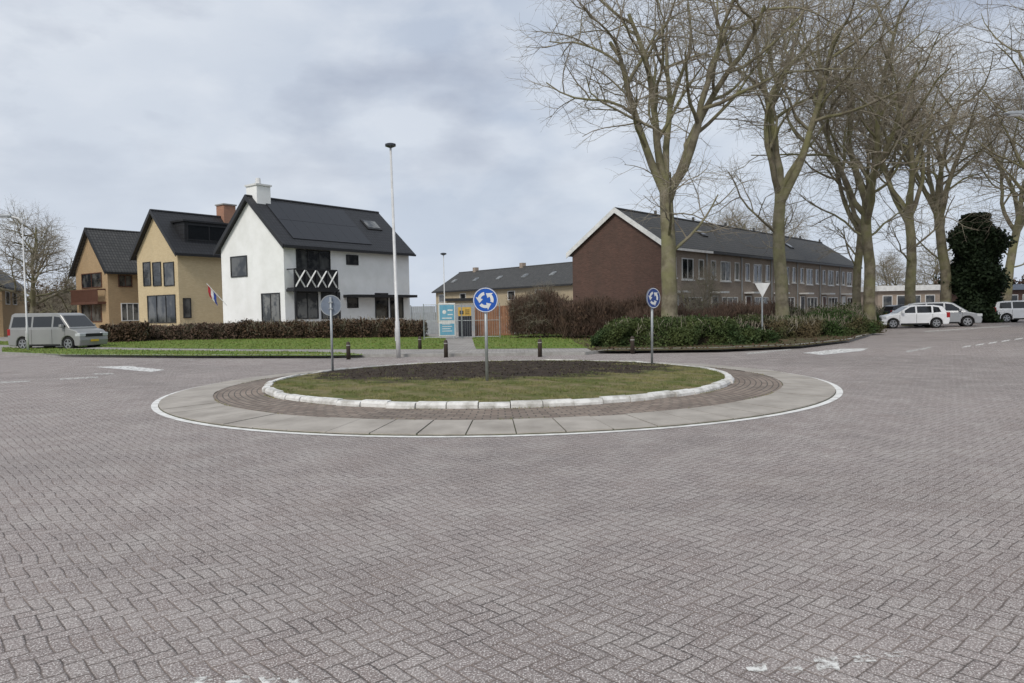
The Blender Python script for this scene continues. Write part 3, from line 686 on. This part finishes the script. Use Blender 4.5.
S0=mktree(51,'bare spreading tree behind the silver van at the left edge',(at(30,330,66).x,66,0),0,gS,'bare_tree',H0=2.8,L1=5.6,R0=.22,low=False,fl=.72,nk=(5,7,7,6,4),ang0=(28,58),up1=.06,r1=.13)
S0.scale=(1.2,1.2,1.2)
dup(S0,(at(66,330,90).x,90,0),R(90),'small distant bare tree right of the spreading tree at left',gS,(.75,.75,.75))
for i,(px,Y,s,l) in enumerate([(722,88,1.4,'large bare tree rising above the terrace roof, left one'),(765,92,1.45,'large bare tree rising above the terrace roof, right one'),(893,98,.9,'bare tree beyond the low white shop'),(560,110,.65,'far bare tree behind the long low row of houses'),(935,104,1.0,'far bare tree left of the evergreen')]):
    dup(S0,(at(px,300,Y).x,Y,0),R(70*i),l,gS,(s,s,s))
dup(S0,(at(700,300,39.5).x,39.5,.1),R(33),'small bare tree in the shrubs before the terrace windows',gS,(.34,.34,.4))
dup(S0,(at(545,300,39.5).x,40.5,.1),R(133),'small bare tree in the brown shrubs by the orange fence',gS,(.3,.3,.32))
# ------------------------------------------------------------ vehicles
def car(name,label,cat,group,loc,rz,paint,K):
    r=thing(name,label,cat,loc,rz,group); W2=K['W']/2; zb=K['zb']; tum=K.get('tum',.22); wr=K['wr']
    low=list(K['low'])
    bot=[]
    for xc in (K['xf'],K['xr']):
        for i in range(9):
            a=PI*i/8; bot.append((xc+(wr+.07)*math.cos(a),max(.2,wr*.95+(wr+.07)*math.sin(a)) if 0<i<8 else .22))
    poly=low+bot+list(K['rear'])
    mb=MB(); mb.prism(poly,lambda p:(p[0],-W2,p[1]),lambda p:(p[0],W2,p[1])); o=mb.build('body',paint,r,bevel=.045,uv=False)
    fixn(o)
    wy=lambda z:W2-.03-(z-zb)*tum
    U=K['up']; mb=MB(); mb.prism(U,lambda p:(p[0],-wy(p[1]),p[1]),lambda p:(p[0],wy(p[1]),p[1])); o=mb.build('cabin',paint,r,bevel=.04,uv=False); fixn(o)
    for poly in K['win']:
        for s in (-1,1):
            mb=MB(); mb.flat([(x,s*(wy(z)+.008),z) for x,z in poly]); mb.build('side_window',M['carglass'],r,uv=False)
    for nm,(p,q) in (('windscreen',K['ws']),('rear_window',K['rw'])):
        d=Vector((q[0]-p[0],0,q[1]-p[1])); n=Vector((d.z,0,-d.x)).normalized()*.012
        if nm=='windscreen' and n.x<0 or nm=='rear_window' and n.x>0: n=-n
        a=[(p[0]+n.x,-wy(p[1])+.08,p[1]+n.z),(p[0]+n.x,wy(p[1])-.08,p[1]+n.z),(q[0]+n.x,wy(q[1])-.1,q[1]+n.z),(q[0]+n.x,-wy(q[1])+.1,q[1]+n.z)]
        mb=MB(); mb.flat(a); mb.build(nm,M['carglass'],r,uv=False)
    for xc in (K['xf'],K['xr']):
        for s in (-1,1):
            mb=MB(); y0,y1=s*(W2-.23),s*(W2-.015); mb.tube([(xc,y0,wr),(xc,y1-s*.03,wr),(xc,y1,wr)],[wr,wr,wr*.93],24); w_=mb.build('wheel',M['tyre'],r,uv=False)
            mb=MB(); y=y1+s*.004
            mb.tube([(xc,y1-s*.01,wr),(xc,y,wr)],wr*.2,10)
            for i in range(5):
                a=2*PI*i/5+.3; c,sn=math.cos(a),math.sin(a); e=.045
                mb.flat([(xc+c*.03-sn*e,y,wr+sn*.03+c*e),(xc+c*wr*.64-sn*e*.8,y,wr+sn*wr*.64+c*e*.8),(xc+c*wr*.64+sn*e*.8,y,wr+sn*wr*.64-c*e*.8),(xc+c*.03+sn*e,y,wr+sn*.03-c*e)])
            vs=[]
            for i in range(24):
                a=2*PI*i/24; vs+=[(xc+math.cos(a)*wr*.6,y,wr+math.sin(a)*wr*.6),(xc+math.cos(a)*wr*.7,y,wr+math.sin(a)*wr*.7)]
            fs=[(2*i,2*i+1,(2*i+3)%48,(2*i+2)%48) for i in range(24)]; mb.add(vs,fs); mb.build('rim',M['rim'],w_,uv=False)
            mb=MB(); mb.tube([(xc,s*(W2-.26),wr),(xc,s*(W2-.2),wr)],wr+.05,20); mb.build('wheel_well',M['tyre'],r,uv=False)
    xF,xR=K['xF'],K['xR']; zl=K['zl']
    for s in (-1,1):
        mb=MB(); mb.box(xF-.3,min(s*(W2-.45),s*(W2+.004)),zl-.09,xF+.01,max(s*(W2-.45),s*(W2+.004)),zl+.09); mb.build('headlight',M['headl'],r,bevel=.03,uv=False)
        zt=K['zt']; mb=MB(); mb.box(xR-.01,min(s*(W2-.17),s*(W2+.005)),zt-.17,xR+.2,max(s*(W2-.17),s*(W2+.005)),zt+.17); mb.build('tail_light',M['taill'],r,bevel=.02,uv=False)
        xm=K['xm']; mb=MB(); mb.box(xm-.08,min(s*W2,s*(W2+.2)),zb+.02,xm+.08,max(s*W2,s*(W2+.2)),zb+.2); mb.build('wing_mirror',paint,r,bevel=.03,uv=False)
        mb=MB()
        for xd in K['doors']: mb.box(xd-.008,min(s*W2,s*(W2+.003)),.33,xd+.008,max(s*W2,s*(W2+.003)),zb-.03)
        mb.box(K['xr']+wr+.12,min(s*(W2-.02),s*(W2+.012)),.22,K['xf']-wr-.12,max(s*(W2-.02),s*(W2+.012)),.32)
        mb.build('door_trim',M['tyre'],r,uv=False)
    mb=MB(); mb.box(xR-.03,-.26,K['zp'],xR-.005,.26,K['zp']+.11); mb.build('number_plate',M['plate'],r,uv=False)
    mb=MB(); mb.box(xF+.02,-.26,.42,xF+.045,.26,.53); mb.build('number_plate',M['plate'],r,uv=False)
    mb=MB(); mb.box(xF-.1,-W2*.6,zl-.1,xF+.015,W2*.6,zl+.05); mb.build('grille',M['tyre'],r,uv=False)
    return r
KV=dict(W=1.85,zb=1.12,tum=.17,wr=.34,xf=1.50,xr=-1.35,low=[(-2.25,1.13),(1.50,1.13),(2.02,1.0),(2.22,.82),(2.27,.5),(2.22,.22)],rear=[(-2.23,.25),(-2.28,.5)],
 up=[(-2.23,1.10),(1.66,1.10),(1.0,1.82),(.7,1.91),(-1.95,1.93),(-2.12,1.86)],
 win=[[(.6,1.2),(1.4,1.2),(.94,1.70),(.6,1.74)],[(-.68,1.2),(.48,1.2),(.48,1.74),(-.68,1.74)],[(-2.05,1.2),(-.8,1.2),(-.8,1.74),(-1.97,1.74)]],
 ws=((1.57,1.2),(1.06,1.76)),rw=((-2.215,1.25),(-2.13,1.76)),xF=2.26,xR=-2.28,zl=.78,zt=.95,xm=1.25,doors=(-.74,.54,1.35),zp=.75)
KH=dict(W=1.76,zb=.92,tum=.3,wr=.31,xf=1.28,xr=-1.22,low=[(-1.95,.93),(1.0,.93),(1.6,.82),(1.92,.66),(1.98,.45),(1.92,.22)],rear=[(-1.93,.25),(-1.99,.5)],
 up=[(-1.93,.9),(1.12,.9),(.35,1.38),(.0,1.46),(-1.1,1.45),(-1.6,1.36)],
 win=[[(-.02,.97),(.85,.97),(.28,1.33),(-.02,1.38)],[(-.95,.97),(-.12,.97),(-.12,1.38),(-.95,1.38)],[(-1.5,1.02),(-1.05,.97),(-1.05,1.36),(-1.38,1.3)]],
 ws=((1.0,.98),(.38,1.36)),rw=((-1.86,1.0),(-1.64,1.32)),xF=1.97,xR=-1.98,zl=.66,zt=.82,xm=.75,doors=(-1.0,-.07,.9),zp=.6)
KM=dict(W=1.82,zb=1.0,tum=.25,wr=.33,xf=1.38,xr=-1.32,low=[(-2.16,1.0),(1.25,1.0),(1.8,.88),(2.12,.7),(2.2,.48),(2.14,.22)],rear=[(-2.15,.25),(-2.21,.5)],
 up=[(-2.15,.97),(1.45,.97),(.6,1.55),(.25,1.64),(-1.5,1.62),(-1.9,1.54)],
 win=[[(.12,1.06),(1.1,1.06),(.5,1.48),(.12,1.53)],[(-.9,1.06),(.02,1.06),(.02,1.54),(-.9,1.54)],[(-1.8,1.08),(-1.0,1.06),(-1.0,1.53),(-1.72,1.48)]],
 ws=((1.32,1.06),(.66,1.52)),rw=((-2.1,1.08),(-1.93,1.5)),xF=2.19,xR=-2.2,zl=.74,zt=.98,xm=.95,doors=(-.95,.07,1.1),zp=.7)
p=at(58,330,38.8)
car('parked_van','silver passenger van with dark windows parked at the left edge','van','parked vehicles',(p.x,38.8,.0),R(-14),M['vansilver'],KV)
gC='cars parked at the right side'
car('parked_car','white hatchback parked beside the brown shrubs','car',gC,(at(911,320,47.5).x,47.5,0),R(168),M['carwhite'],KH)
car('parked_car','silver people carrier parked beside the white hatchback','car',gC,(at(954,320,47.8).x,49.2,0),R(-24),M['silver'],KM)
car('parked_car','small silver car parked behind the people carrier, under the evergreen','car',gC,(at(992,320,58).x,58,0),R(-60),M['silver'],KH)
car('parked_car','white car cut off at the right edge, in front of the brown flat building','car',gC,(at(1022,320,56).x,56,0),R(-15),M['carwhite'],KM)
car('parked_car','dark car far back between the white shop and the silver people carrier','car',gC,(at(905,320,66).x,66,0),R(10),M['cardark'],KH)
# ------------------------------------------------------------ signs
def roundsign(label,x,y,zg,zc,Rd,rz,lean=0,face='blue'):
    r=thing('roundabout_sign',label,'traffic sign',(x,y,zg),rz,'round blue signs on the island'); r.rotation_euler=(0,lean,rz)
    h=zc-zg
    mb=MB(); mb.tube([(0,.045,-.1),(0,.045,h+Rd*.8)],.03,12); mb.build('post',M['greymetal'],r,smooth=True)
    mb=MB(); n=40
    mb.prism([(Rd*math.cos(2*PI*i/n),Rd*math.sin(2*PI*i/n)) for i in range(n)],lambda p:(p[0],0,h+p[1]),lambda p:(p[0],.012,h+p[1])); pl=mb.build('sign_plate',M['signback'],r)
    mb=MB(); vs=[]
    for i in range(n):
        a=2*PI*i/n
        for q in (.92,1.0): vs.append((Rd*q*math.cos(a),.016,h+Rd*q*math.sin(a)))
    mb.add(vs,[(2*i,2*i+1,(2*i+3)%(2*n),(2*i+2)%(2*n)) for i in range(n)]); mb.build('back_rim',M['greymetal'],pl)
    mb=MB(); mb.flat([(Rd*.99*math.cos(2*PI*i/n),-.004,h+Rd*.99*math.sin(2*PI*i/n)) for i in range(n)]); mb.build('blue_face',M[face],pl)
    mb=MB(); vs=[]
    for i in range(n):
        a=2*PI*i/n
        for q in (.91,.97): vs.append((Rd*q*math.cos(a),-.008,h+Rd*q*math.sin(a)))
    mb.add(vs,[(2*i,2*i+1,(2*i+3)%(2*n),(2*i+2)%(2*n)) for i in range(n)]); mb.build('white_border',M['trimw'],pl)
    for k in range(3):
        mb=MB(); a0=R(100+120*k); a1=a0+R(62); vs=[]; s=8
        for i in range(s+1):
            a=a0+(a1-a0)*i/s
            for q in (.40,.64): vs.append((Rd*q*math.cos(a),-.008,h+Rd*q*math.sin(a)))
        mb.add(vs,[(2*i,2*i+1,2*i+3,2*i+2) for i in range(s)])
        def P(q,a): return (Rd*q*math.cos(a),-.008,h+Rd*q*math.sin(a))
        mb.add([P(.22,a1),P(.82,a1),P(.54,a1+R(44))],[(0,1,2)]); mb.build('arrow',M['trimw'],pl)
    for z in (h-.08,h+.08):
        mb=MB(); mb.box(-.05,.018,z-.015,.05,.08,z+.015); mb.build('bracket',M['greymetal'],r)
    return r
p=at(485.5,300,14.4); roundsign('blue roundabout sign with three white arrows, facing the viewer in the island grass',p.x,14.4,.2,p.z,.245,R(3))
p=at(328.5,305.5,18.4); roundsign('grey back of a round sign at the left end of the island',p.x+.06,18.4,.15,p.z,.26,R(-172),R(0))
p=at(655,298,18.7); roundsign('round blue sign turned sideways at the right end of the island',p.x-.06,18.7,.15,p.z,.26,R(38),R(1),'bluedark')
yy=33.0; p=at(762.5,290,yy); r=thing('yield_sign','white inverted triangle yield sign on post among the shrubs','traffic sign',(p.x,yy,.1),R(8))
mb=MB(); mb.tube([(0,.04,-.05),(0,.04,p.z+.1)],.035,10); mb.build('post',M['greymetal'],r)
tri=[(-.37,.31),(.37,.31),(0,-.33)]; mb=MB(); mb.prism(tri,lambda q:(q[0],0,p.z-.1+q[1]),lambda q:(q[0],.015,p.z-.1+q[1])); pl=mb.build('sign_plate',M['trimw'],r,bevel=.02)
# ------------------------------------------------------------ lamps
def lamp(label,x,y,h,rz,arm=None,r0=.1,top='disc',lean=0,zg=.1):
    r=thing('street_lamp',label,'street lamp',(x,y,zg),rz,'street lamps'); r.rotation_euler=(0,lean,rz)
    mb=MB(); mb.tube([(0,0,-.1),(0,0,1.2),(0,0,1.22),(0,0,h)],[r0,r0,r0*.8,r0*.45],14); mb.build('pole',M['pole'],r,smooth=True)
    mb=MB(); mb.box(-r0-.01,-.06,.5,-r0+.02,.06,.95); mb.build('service_hatch',M['pole'],r)
    if top=='disc':
        mb=MB(); mb.tube([(0,0,h-.03),(0,0,h+.03),(0,0,h+.10),(0,0,h+.13)],[.05,.19,.19,.10],18); hd_=mb.build('lamp_head',M['cardark'],r)
        mb=MB(); mb.tube([(0,0,h+.012),(0,0,h+.02)],.15,16); mb.build('lamp_glass',M['headl'],hd_)
    else:
        mb=MB(); mb.tube([(0,0,h-.3),(-.15,0,h-.02),(-.5,0,h+.08),(-arm,0,h+.12)],[.045,.045,.04,.035],8); mb.build('arm',M['pole'],r,smooth=True)
        mb=MB(); mb.prism([(-arm+.1,h+.05),(-arm-.5,h+.06),(-arm-.62,h+.1),(-arm-.5,h+.17),(-arm,h+.19),(-arm+.1,h+.15)],lambda q:(q[0],-.1,q[1]),lambda q:(q[0],.1,q[1])); hd_=mb.build('lamp_head',M['greymetal'],r,bevel=.03)
        mb=MB(); mb.box(-arm-.45,-.09,h+.02,-arm-.05,.09,h+.048); mb.build('lamp_glass',M['headl'],hd_)
    return r
b_=G(398.5,355,.1); t=at(391,147,b_.y); lamp('tall white lamp post with flat disc head on the verge left of centre',b_.x,b_.y,t.z-.1,0,r0=.08,lean=R(-.75))
p=at(28,350,36.6); lamp('lamp post with curved arm beside the silver van',p.x,36.6,6.5,0,arm=.6,top='arm',r0=.055)
p=at(444.5,300,47); lamp('thin short lamp post behind the blue poster board',p.x,47,5.1,0,r0=.05)
p=at(1043,116,26); lamp('lamp arm reaching in from the right edge, high among branches',p.x,26,p.z,0,arm=.75,top='arm',r0=.08,zg=0)
# ------------------------------------------------------------ bollards
rb=None
for px,py,l in ((348.5,356.5,'dark bollard right of the left-hand island sign'),(446,354.5,'dark bollard beside the tall lamp post'),(540,354,'dark bollard right of the facing roundabout sign'),(632.5,351,'dark bollard by the green shrubs near the sideways sign'),(420,349,'dark bollard on the lawn edge near the mesh fence')):
    p=G(px,py,.1)
    if rb is None:
        rb=thing('bollard',l,'bollard',(p.x,p.y,.1),0,'bollards along the pavement')
        mb=MB(); mb.tube([(0,0,-.1),(0,0,.44),(0,0,.5),(0,0,.52)],[.075,.07,.055,.02],14); mb.build('bollard_post',M['bollard'],rb,smooth=True)
        mb=MB(); mb.tube([(0,0,.38),(0,0,.41)],.0735,14); mb.build('reflective_band',M['kerbgrey'],rb)
    else: dup(rb,(p.x,p.y,.1),0,l)
# ------------------------------------------------------------ poster board etc.
Y=41.5; p=at(439,336,Y); q=at(455,303,Y); wv=q.x-p.x
r=thing('poster_board','blue and white poster board standing on the lawn by the fence','sign board',(p.x,Y,.1))
hh=q.z-.1
mb=MB(); mb.box(0,0,.12,wv,.12,hh); bd=mb.build('board',M['trimw'],r,bevel=.02)
for x in (.05,wv-.15): mb=MB(); mb.box(x,.02,-.1,x+.1,.1,.118); mb.build('leg',M['greymetal'],r)
mb=MB(); mb.box(.06,-.012,.2,wv-.06,-.003,hh*.42); mb.box(.06,-.012,hh*.52,wv-.06,-.003,hh*.95); mb.build('poster',M['cyan'],bd)
mb=MB(); mb.tube([(wv*.35,-.014,hh*.75),(wv*.35,-.02,hh*.75)],.11,14)
for i in range(4): mb.box(wv*.2,-.02,hh*.2-.0+i*.13,wv*(.8-.1*(i%2)),-.014,hh*.2+.04+i*.13)
mb.box(wv*.55,-.02,hh*.66,wv*.85,-.014,hh*.69); mb.box(wv*.55,-.02,hh*.78,wv*.85,-.014,hh*.82); mb.box(wv*.2,-.02,hh*.56,wv*.8,-.014,hh*.59)
mb.build('poster_print',M['trimw'],bd)
Y=43; p=at(458,316,Y); q=at(471,307,Y); r=thing('site_sign','yellow sign panel mounted on a dark box beside the poster board','sign board',(p.x,Y,.1)); wv=q.x-p.x
mb=MB(); mb.box(0,0,p.z-.1,wv,.05,q.z-.1); pl=mb.build('panel',M['yellow'],r)
mb=MB(); mb.box(.1,-.01,p.z,wv*.42,-.003,q.z-.3)
for i in range(3): mb.box(wv*.55,-.01,p.z+.0+i*.11,wv*.88,-.003,p.z+.04+i*.11)
mb.build('sign_print',M['black'],pl)
mb=MB(); mb.box(.0,.06,.0,wv,.5,p.z-.12); mb.build('dark_box',M['cardark'],r)
for x in (.08,wv-.14): mb=MB(); mb.box(x,.055,p.z-.115,x+.06,.11,q.z-.1); mb.build('leg',M['greymetal'],r)
def panelfence(label,name,cat,px0,px1,Y,h,m,board=.14,gap=.01):
    a=at(px0,330,Y); b=at(px1,330,Y); L=b.x-a.x; r=thing(name,label,cat,(a.x,Y,.1)); mb=MB(); n=int(L/board)
    for i in range(n): mb.box(i*board,0,.03,(i+1)*board-gap,.025,h)
    mb.build('boards',m,r)
    k=max(1,round(L/2.0))
    for i in range(k+1): x=L*i/k; mb=MB(); mb.box(x-.05,-.06,-.05,x+.05,-.004,h+.08); mb.build('fence_post',m,r)
    return r
panelfence('orange-brown wooden board fence behind the yellow sign','wooden_fence','fence',476,513,44,1.8,M['orangewood'])
panelfence('grey board fence right of the white house','board_fence','fence',411,437,50,1.9,M['greymetal'])
a=at(424,330,40.5); b=at(500,330,40.5); L=b.x-a.x; r=thing('mesh_fence','galvanised wire mesh fence panels around the poster board','fence',(a.x,40.5,.1))
k=2
for i in range(k+1): mb=MB(); mb.tube([(L*i/k,0,-.05),(L*i/k,0,1.95)],.025,8); mb.build('fence_post',M['greymetal'],r)
for i in range(k):
    mb=MB(); x0=L*i/k+.05; x1=L*(i+1)/k-.05
    n=int((x1-x0)/.12)
    for j in range(n+1): x=x0+(x1-x0)*j/n; mb.box(x-.003,-.003,.1,x+.003,.003,1.9)
    for z in (.1,1.0,1.9): mb.tube([(x0,0,z),(x1,0,z)],.015,6)
    mb.build('mesh_panel',M['greymetal'],r)
r=thing('garage','small cream garage with grey door behind the fence','garage',(at(447,330,56).x,56,0))
mb=MB(); mb.box(0,0,-.05,3.6,5,2.4); mb.build('wall',M['creamb'],r); mb=MB(); mb.box(-.15,-.2,2.403,3.75,5.1,2.6); mb.build('roof',M['black'],r); mb=MB(); mb.box(.5,-.04,.05,3.1,-.003,2.1); mb.build('door',M['greymetal'],r)
p=at(222,292,50); r=thing('flag','small red, white and blue flag on a slanted pole by the cream house','flag',(p.x,p.y,2.3))
mb=MB(); mb.tube([(.3,0,0),(-.9,-.3,1.5)],.025,6); mb.build('flag_pole',M['trimw'],r)
fl=[mat('flag_red',(.45,.02,.03)),M['trimw'],mat('flag_blue',(.03,.06,.3))]
for i in range(3):
    mb=MB(); s=5; vs=[]
    for j in range(s+1):
        for e in (0,1):
            t=(i+e)/3; vs.append((-.85+.5*t+.10*j/s,-.3+.06*math.sin(j*1.6)+.2*t*.5,1.42-.65*t-.8*j/s))
    mb.add(vs,[(2*j,2*j+1,2*j+3,2*j+2) for j in range(s)]); mb.build('flag_stripe',fl[i],r)
